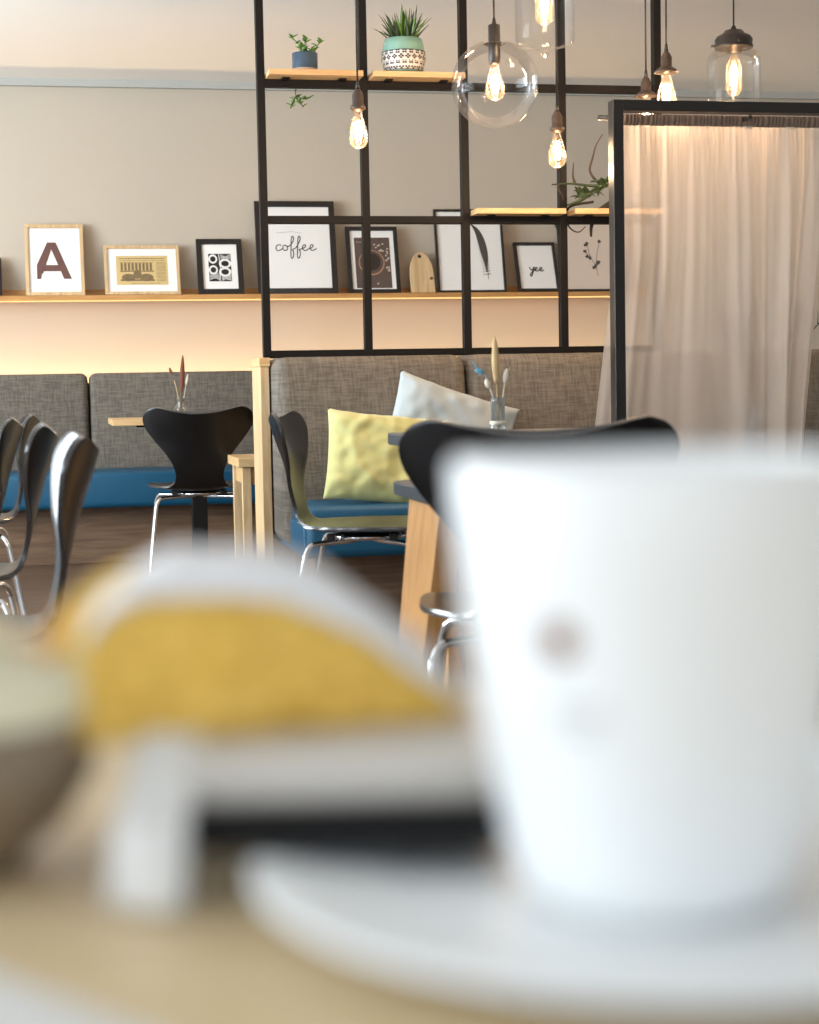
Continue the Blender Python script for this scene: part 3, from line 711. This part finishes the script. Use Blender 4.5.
# ------------------------------------------------------------------ tables
tb = empty('cafe_table', (.68, 8.02, 0), 'small oak topped table with a black pedestal at the wall banquette', 'table')
bx('tabletop', M['oak'], (-.40, .42, -.30, .28, .700, .728), tb, .003)
bx('pedestal', M['black'], (-.035, .035, -.035, .035, .02, .70), tb, .003)
bx('base_plate', M['black'], (-.22, .22, -.22, .22, 0, .014), tb, .003)
bx('top_bracket', M['black'], (-.28, .28, -.03, .03, .686, .70), tb, .002)
st_ = empty('side_table', (.93, 6.95, 0), 'small pale oak side table behind the end panel', 'side table')
bx('tabletop', M['oak'], (-.20, .20, -.20, .20, .545, .582), st_, .003)
for sx in (-1, 1):
    for sy in (-1, 1): bx('leg', M['oakv'], (sx*.165-.018, sx*.165+.018, sy*.165-.018, sy*.165+.018, 0, .545), st_, .002)
bx('apron', M['oak'], (-.147, .147, -.172, -.154, .475, .545), st_, .002); bx('apron', M['oak'], (-.147, .147, .154, .172, .475, .545), st_, .002)
bx('apron', M['oak'], (-.172, -.154, -.147, .147, .475, .545), st_, .002)
def roundtop(b, x0, x1, y0, y1, z0, z1, r=.05):
    pts = []
    for cx, cy, a0 in ((x1-r, y0+r, -90), (x1-r, y1-r, 0), (x0+r, y1-r, 90), (x0+r, y0+r, 180)):
        for k in range(7): a = D(a0+15*k); pts.append((cx+r*math.cos(a), cy+r*math.sin(a)))
    a = [b.verts.new((x, y, z0)) for x, y in pts]; c = [b.verts.new((x, y, z1)) for x, y in pts]
    b.faces.new(a[::-1]); b.faces.new(c)
    for i in range(len(a)): j = (i+1) % len(a); b.faces.new((a[i], a[j], c[j], c[i]))
M['darktop'] = mat('dark_slate_top', (58, 64, 68), .35)
mt = empty('cafe_table', (1.20, 4.13, 0), 'dark rounded tabletop carrying the flower vase, between the booth and the near chair', 'table')
one('tabletop', M['darktop'], lambda b: roundtop(b, -.352, .25, -.22, .20, .708, .738), mt, mods=[BEV(.004)])
for sx in (-1, 1):
    bx('leg', M['honeyv'], (sx*.17-.05-.03, sx*.17-.05+.03, -.045, .045, 0, .708), mt, .003)
bx('apron', M['honey'], (-.19, .09, -.02, .02, .64, .708), mt, .003)
lt = empty('low_table', (1.14, 3.62, 0), 'lower dark topped table on slanted honey oak legs behind the near chair', 'table')
one('tabletop', M['darktop'], lambda b: roundtop(b, -.375, .40, -.22, .235, .610, .641), lt, mods=[BEV(.004)])
def slant(b, xt, xb, y0, y1, z1=.610, w_=.052):
    v = [b.verts.new(p) for p in ((xb-w_/2, y0+.02, 0), (xb+w_/2, y0+.02, 0), (xb+w_/2, y1-.07, 0), (xb-w_/2, y1-.07, 0), (xt-w_/2, y0, z1), (xt+w_/2, y0, z1), (xt+w_/2, y1, z1), (xt-w_/2, y1, z1))]
    for f in ((0, 1, 2, 3), (4, 5, 6, 7), (0, 1, 5, 4), (1, 2, 6, 5), (2, 3, 7, 6), (3, 0, 4, 7)): b.faces.new([v[i] for i in f])
for xt, xb in ((-.325, -.40), (.345, .42)):
    one('leg', M['honeyv'], lambda b: slant(b, xt, xb, -.175, .13), lt, mods=[BEV(.003)])
bx('cross_rail', M['honey'], (-.299, .319, -.06, -.025, .53, .610), lt, .002)
one('brace', M['honeyv'], lambda b: slant(b, -.265, -.225, -.02, .05, .53, .04), lt, mods=[BEV(.002)])

# ------------------------------------------------------------------ cushions
def pillow(name, m, W, H, T, label, mtx, seed):
    n = 44; rnd = random.Random(seed)
    def f(b):
        for s in (1, -1):
            V = []
            for j in range(n+1):
                row = []
                for i in range(n+1):
                    u, v = -1+2*i/n, -1+2*j/n
                    k = 1-.055*(1-abs(v)**2.4)*abs(u)**3; k2 = 1-.055*(1-abs(u)**2.4)*abs(v)**3
                    x = u*W/2*k; z = v*H/2*k2
                    th = T/2*max(0, (1-abs(u)**3.2)*(1-abs(v)**3.2))**.55
                    cr_ = .016*noise.noise(Vector((u*2.2+seed, v*2.2, s)))+.010*noise.noise(Vector((u*5+seed, v*4, s*3)))
                    q = abs(u)*abs(v); cr_ += .006*math.sin((u*s-v)*9+seed)*q
                    row.append(b.verts.new((x, -s*(th+cr_*min(1, th/T*5)), z)))
                V.append(row)
            for j in range(n):
                for i in range(n): b.faces.new((V[j][i], V[j][i+1], V[j+1][i+1], V[j+1][i]) if s > 0 else (V[j][i], V[j+1][i], V[j+1][i+1], V[j][i+1])).smooth = True
        bmesh.ops.remove_doubles(b, verts=b.verts, dist=.0004)
    o = one(name, m, f, None, True); o.matrix_world = mtx; tag(o, label, 'cushion'); return o
def mtxp(loc, rx, ry, rz): return Matrix.Translation(loc) @ Matrix.Rotation(rz, 4, 'Z') @ Matrix.Rotation(ry, 4, 'Y') @ Matrix.Rotation(rx, 4, 'X')
pillow('cushion', M['yellow'], .375, .335, .13, 'yellow green linen cushion leaning on the booth bench', mtxp((1.108, 5.755, .610), D(-24), D(7), D(-3)), 3)
pillow('cushion', M['pale'], .46, .40, .13, 'pale grey linen cushion tilted behind the yellow cushion', mtxp((1.382, 5.890, .655), D(-14), D(19), D(0)), 8)

# ------------------------------------------------------------------ vases with dried flowers
v1 = empty('flower_vase', (1.086, 4.08, .7385), 'ribbed glass vase of dried bunny tail grass on the dark table', 'vase')
def ribv(b):
    prof = [(0, .0), (.017, .0), (.021, .004), (.021, .016), (.017, .022)]
    for k in range(9): prof += [(.0185, .024+.0065*k), (.0165, .0275+.0065*k)]
    lathe(b, prof+[(.018, .086), (.0165, .086), (.015, .03), (0, .008)], 28)
one('vase_body', M['vase'], ribv, v1, True)
one('knot_cord', M['driedw'], lambda b: lathe(b, [(.0195, .020), (.022, .024), (.0195, .028)], 20), v1, True)
def plume(b, c, r, L, base, mi=0):
    d = (Vector(c)-Vector(base)).normalized(); pts = [Vector(c)+d*L*(k/10) for k in range(11)]
    tube(b, pts, r, 9, mi, True, [max(.0006, r*math.sin(PI*(.12+.85*k/10))**.7) for k in range(11)])
one('grass_plume', M['dried'], lambda b: (tube(b, [(0, 0, .01), (-.003, 0, .12)], .0015, 5), plume(b, (-.003, 0, .12), .0095, .115, (0, 0, .01))), v1)
one('bunny_tail', M['driedw'], lambda b: (tube(b, [(.004, 0, .01), (.014, 0, .10), (.020, 0, .128)], .0012, 5), plume(b, (.019, 0, .122), .007, .035, (.006, 0, .04))), v1)
one('bunny_tail', M['driedw'], lambda b: (tube(b, [(0, 0, .01), (-.012, 0, .085), (-.022, 0, .115)], .0012, 5), plume(b, (-.022, 0, .110), .007, .024, (-.012, 0, .08))), v1)
one('thin_stem', M['dried'], lambda b: tube(b, [(0, 0, .02), (.022, 0, .13), (.032, 0, .16)], .001, 5), v1)
def blu(b):
    tube(b, [(0, 0, .02), (-.02, 0, .12), (-.034, 0, .145)], .0009, 5)
    for k in range(7): strap_leaf(b, (-.036-.002*k, 0, .146+.001*k), (-.05-.002*k, .004*(k-3), .140+.006*k), .010, .003)
    plume(b, (-.036, 0, .150), .006, .022, (-.01, 0, .146))
one('blue_flower', M['driedb'], blu, v1)
v2 = empty('flower_vase', (.600, 7.92, .7285), 'small bottle vase of dark dried stems on the table by the wall banquette', 'vase')
one('vase_body', M['vase'], lambda b: lathe(b, [(0, 0), (.026, 0), (.034, .008), (.035, .035), (.026, .052), (.018, .064), (.018, .082), (.024, .088), (.018, .086), (.014, .06), (.024, .04), (0, .01)], 28), v2, True)
one('dried_stem', M['driedd'], lambda b: (tube(b, [(0, 0, .02), (.006, 0, .13)], .003, 6), plume(b, (.006, 0, .12), .011, .165, (.0, 0, .01))), v2)
one('dried_stem', M['dried'], lambda b: tube(b, [(0, 0, .02), (-.02, 0, .14), (-.028, 0, .17)], .002, 5), v2)
one('dried_stem', M['driedw'], lambda b: (tube(b, [(0, 0, .02), (.02, 0, .12), (.030, 0, .17)], .0015, 5), plume(b, (.026, 0, .15), .006, .05, (.02, 0, .12))), v2)
one('dried_bud', M['driedd'], lambda b: plume(b, (-.038, 0, .20), .007, .032, (-.028, 0, .17)), v2)

# ------------------------------------------------------------------ the table in front, and what stands on it
def L(lat, dep, z=0): return (lat*math.cos(YAW)+dep*math.sin(YAW), -lat*math.sin(YAW)+dep*math.cos(YAW), z)
ft = empty('dining_table', L(0, .12, 0), 'pale oak table in the foreground under the cup and the cake', 'table', rz=-YAW)
bx('tabletop', M['table'], (-.65, .65, -.42, .47, .712, .740), ft, .004)
for sx in (-1, 1):
    for sy in (-.36, .41): bx('leg', M['honeyv'], (sx*.58-.03, sx*.58+.03, sy-.03, sy+.03, 0, .712), ft, .003)
bx('apron', M['honey'], (-.55, .55, .36, .38, .63, .712), ft, .002)
TZ = .7403
sc_ = empty('saucer', L(.057, .385, TZ), 'white porcelain saucer under the white cup', 'saucer', rz=-YAW)
one('saucer_dish', M['china'], lambda b: lathe(b, [(0, .0), (.034, .0), (.038, .002), (.060, .003), (.082, .0068), (.093, .0095), (.095, .0105), (.093, .0117), (.082, .0095), (.060, .0062), (.040, .0055), (0, .0052)], 64), sc_, True)
cp = empty('coffee_cup', L(.0532, .374, TZ+.0058), 'tall white porcelain cup with a small brown print, on the saucer', 'cup', rz=-YAW)
CR = .0435
one('cup_body', M['china'], lambda b: lathe(b, [(0, 0), (.026, 0), (.0295, .003), (.0320, .009), (.0340, .017), (.0362, .029), (.0385, .042), (.0410, .059), (.0426, .076), (.0438, .0955), (.0431, .0974), (.0412, .0974), (.0402, .0955), (.039, .076), (.037, .059), (.033, .040), (.027, .018), (.020, .010), (0, .009)], 72), cp, True)
hdl = one('handle', M['china'], lambda b: tube(b, spline([(.039, -.008, .080), (CR+.014, -.012, .084), (CR+.026, -.014, .068), (CR+.024, -.014, .046), (CR+.008, -.012, .032), (.033, -.008, .031)], 6), .0055, 12), cp)
one('coffee', M['coffee'], lambda b: lathe(b, [(0, .076), (.0388, .076)], 40), cp)
def onside(b, a0, a1, z0, z1, R_, n=8, mi=0):
    for k in range(n):
        p, q = D(a0+(a1-a0)*k/n), D(a0+(a1-a0)*(k+1)/n)
        b.faces.new([b.verts.new((R_*math.cos(t_), R_*math.sin(t_), z)) for t_, z in ((p, z0), (q, z0), (q, z1), (p, z1))]).material_index = mi
def badge(b):
    # a round brown print wrapped on the cup wall
    a0, zc, rad = D(-125), .0620, .0040
    for k in range(24):
        t0, t1 = 2*PI*k/24, 2*PI*(k+1)/24; R_ = .0417
        P3 = [(a0, zc), (a0+rad*math.cos(t0)/R_, zc+rad*math.sin(t0)), (a0+rad*math.cos(t1)/R_, zc+rad*math.sin(t1))]
        b.faces.new([b.verts.new((R_*math.cos(a), R_*math.sin(a), z)) for a, z in P3])
one('round_print', M['logo'], badge, cp)
one('line_print', M['logogrey'], lambda b: (onside(b, -129, -112, .0465, .0482, .0402), onside(b, -126, -115, .0430, .0443, .0396)), cp)

# slate board on small feet, its corner over the saucer rim; a thick stoneware plate on it
sb = empty('slate_board', L(-.021, .441, TZ), 'thin black slate board on small feet under the cake plate', 'board', rz=-YAW)
bx('slab', M['slate'], (-.040, .0415, -.055, .060, .0122, .0188), sb, .0015)
for x, y in ((-.035, -.048), (-.035, .052), (.036, .054)):
    one('foot', M['rubber'], lambda b: lathe(b, [(0, 0), (.004, 0), (.0045, .0122), (0, .0122)], 16, (x, y, 0)), sb)
so = empty('cake_plate', L(-.020, .446, TZ+.0190), 'thick pale stoneware plate carrying the cake slice', 'plate', rz=-YAW)
one('plate_body', M['greige'], lambda b: (box(b, -.036, .040, -.044, .050, 0, .0135)), so, mods=[('BEVEL', dict(width=.0035, segments=4))])
# cake slice
ck = empty('cake_slice', L(-.028, .448, TZ+.0328), 'slice of yellow cake dusted with icing sugar on the stand', 'cake', rz=-YAW)
KP = [(-.061, .028), (-.057, .036), (-.045, .0415), (-.017, .0415), (-.001, .037), (.012, .029), (.0255, .019), (.036, .009), (.041, .004)]
def cakeprof(x):      # height over the length
    for (a, ha), (c, hc) in zip(KP, KP[1:]):
        if x <= c: return ha+(hc-ha)*max(0, x-a)/(c-a)
    return KP[-1][1]
def cakebody(b, top=False):
    n, m_ = 30, 14; V = []
    for i in range(n+1):
        x = -.061+.102*i/n; t_ = i/n; half = .034*(1-.80*t_)+.003; h = cakeprof(x); row = []
        for j in range(m_+1):
            a = j/m_
            if not top:
                ang = PI*a; y = -half*math.cos(ang)*(1 if 1 else 0); yy = max(-half, min(half, y*1.18)); zz = h*(1-abs(math.cos(ang))**7)
            else:
                yy = half*.97*(-1+2*a); ed = 1-abs(-1+2*a)**4; zz = h*(.86-.10*t_+(.14+.10*t_)*ed)+.0008; x = -.051+.090*i/n
            nz = .0022*noise.noise(Vector((x*160, yy*160, zz*160)))
            row.append(b.verts.new((x+nz, yy+nz*(-1 if a < .5 else 1), max(0, zz+nz*.6) if zz > .0005 else 0)))
        V.append(row)
    for i in range(n):
        for j in range(m_):
            f = b.faces.new((V[i][j], V[i+1][j], V[i+1][j+1], V[i][j+1])); f.smooth = True
    if not top:
        b.faces.new([v for v in V[0]]); b.faces.new([v for v in V[-1]][::-1]); b.faces.new([V[i][0] for i in range(n+1)] + [V[i][m_] for i in range(n, -1, -1)])
one('sponge', M['crumb'], cakebody, ck)
one('icing_sugar', M['sugar'], lambda b: cakebody(b, True), ck, mods=[('SOLIDIFY', dict(thickness=.0022, offset=1))])
def crustf(b):
    n = 8; R_ = []
    for s in (0, 1):
        x = -.0590-.003*s; h = .032
        ring = [b.verts.new((x, y, z)) for y, z in ((-.034, 0), (-.034, h*.6), (-.031, h*.9), (-.02, h), (.004, h), (.014, h*.9), (.018, h*.6), (.018, 0))]; R_.append(ring)
    b.faces.new(R_[0]); b.faces.new(R_[1][::-1])
    for k in range(8): b.faces.new((R_[0][k], R_[0][(k+1) % 8], R_[1][(k+1) % 8], R_[1][k]))
one('crust', M['crust'], crustf, ck, mods=[BEV(.0015)])
rnd = random.Random(4)
for k, (x, z, r_) in enumerate(((-.042, .015, .010), (-.020, .021, .009), (-.002, .013, .009), (.013, .012, .007), (.026, .008, .005))):
    def ap(b):
        bmesh.ops.create_icosphere(b, subdivisions=2, radius=r_)
        for v in b.verts: v.co = Vector((v.co.x*1.2, v.co.y*.35, v.co.z*.8))*(1+.15*noise.noise(v.co*200))
    t_ = (x+.061)/.102; one('apple_piece', M['fruit'], ap, ck, True, loc=(x, -(.034*(1-.80*t_)+.003)+.0012, z))
# napkin
def nap(b):     # profile runs towards the viewer: over the plate's front edge, down to the table and out
    prof = spline([(0, .052, .0345), (0, .030, .0340), (0, .014, .0325), (0, .004, .0265), (0, -.008, .0205), (0, -.0145, .0175), (0, -.0175, .010), (0, -.0195, .002)], 4); n = 12; V = []
    for j in range(n+1):
        t_ = j/n; x = -.008+.015*t_
        V.append([b.verts.new((x-.10*(.0345-p.z)*(1-t_), p.y+.0012*math.sin(t_*6+p.z*90), p.z+.0005*(1+math.sin(t_*7)))) for p in prof])
    for j in range(n):
        for i in range(len(prof)-1): b.faces.new((V[j][i], V[j][i+1], V[j+1][i+1], V[j+1][i])).smooth = True
nk = one('paper_napkin', M['linen'], nap, None, True, mods=[('SOLIDIFY', dict(thickness=.0010, offset=1))]); nk.location = L(-.0595, .398, TZ); nk.rotation_euler = (0, 0, -YAW)
tag(nk, 'white paper napkin hanging over the front left of the cake plate', 'napkin')
pp = bx('paper_menu', M['linen'], (-.14, .10, -.15, 0, 0, .0012), None, 0); pp.location = (-.003, .336, TZ); pp.rotation_euler = (0, 0, D(-55.5))
tag(pp, 'corner of a white paper menu at the bottom left of the table', 'menu')
# cream bowl at the left edge
bw = empty('ceramic_bowl', L(-.118, .425, TZ), 'cream and brown glazed bowl cut off by the left edge', 'bowl', rz=-YAW)
one('bowl_body', M['brownglaze'], lambda b: lathe(b, [(0, 0), (.018, 0), (.020, .004), (.030, .012), (.037, .024), (.0388, .040), (.036, .040), (.028, .014), (0, .008)], 48), bw, True)
one('rim_band', M['cream'], lambda b: lathe(b, [(.0387, .040), (.0392, .046), (.0385, .054), (.0370, .055), (.036, .050), (.035, .040)], 48), bw, True)
one('whipped_cream', M['cream'], lambda b: lathe(b, [(.0345, .046), (.030, .054), (.022, .056), (.016, .063), (.008, .066), (0, .070)], 32), bw, True)
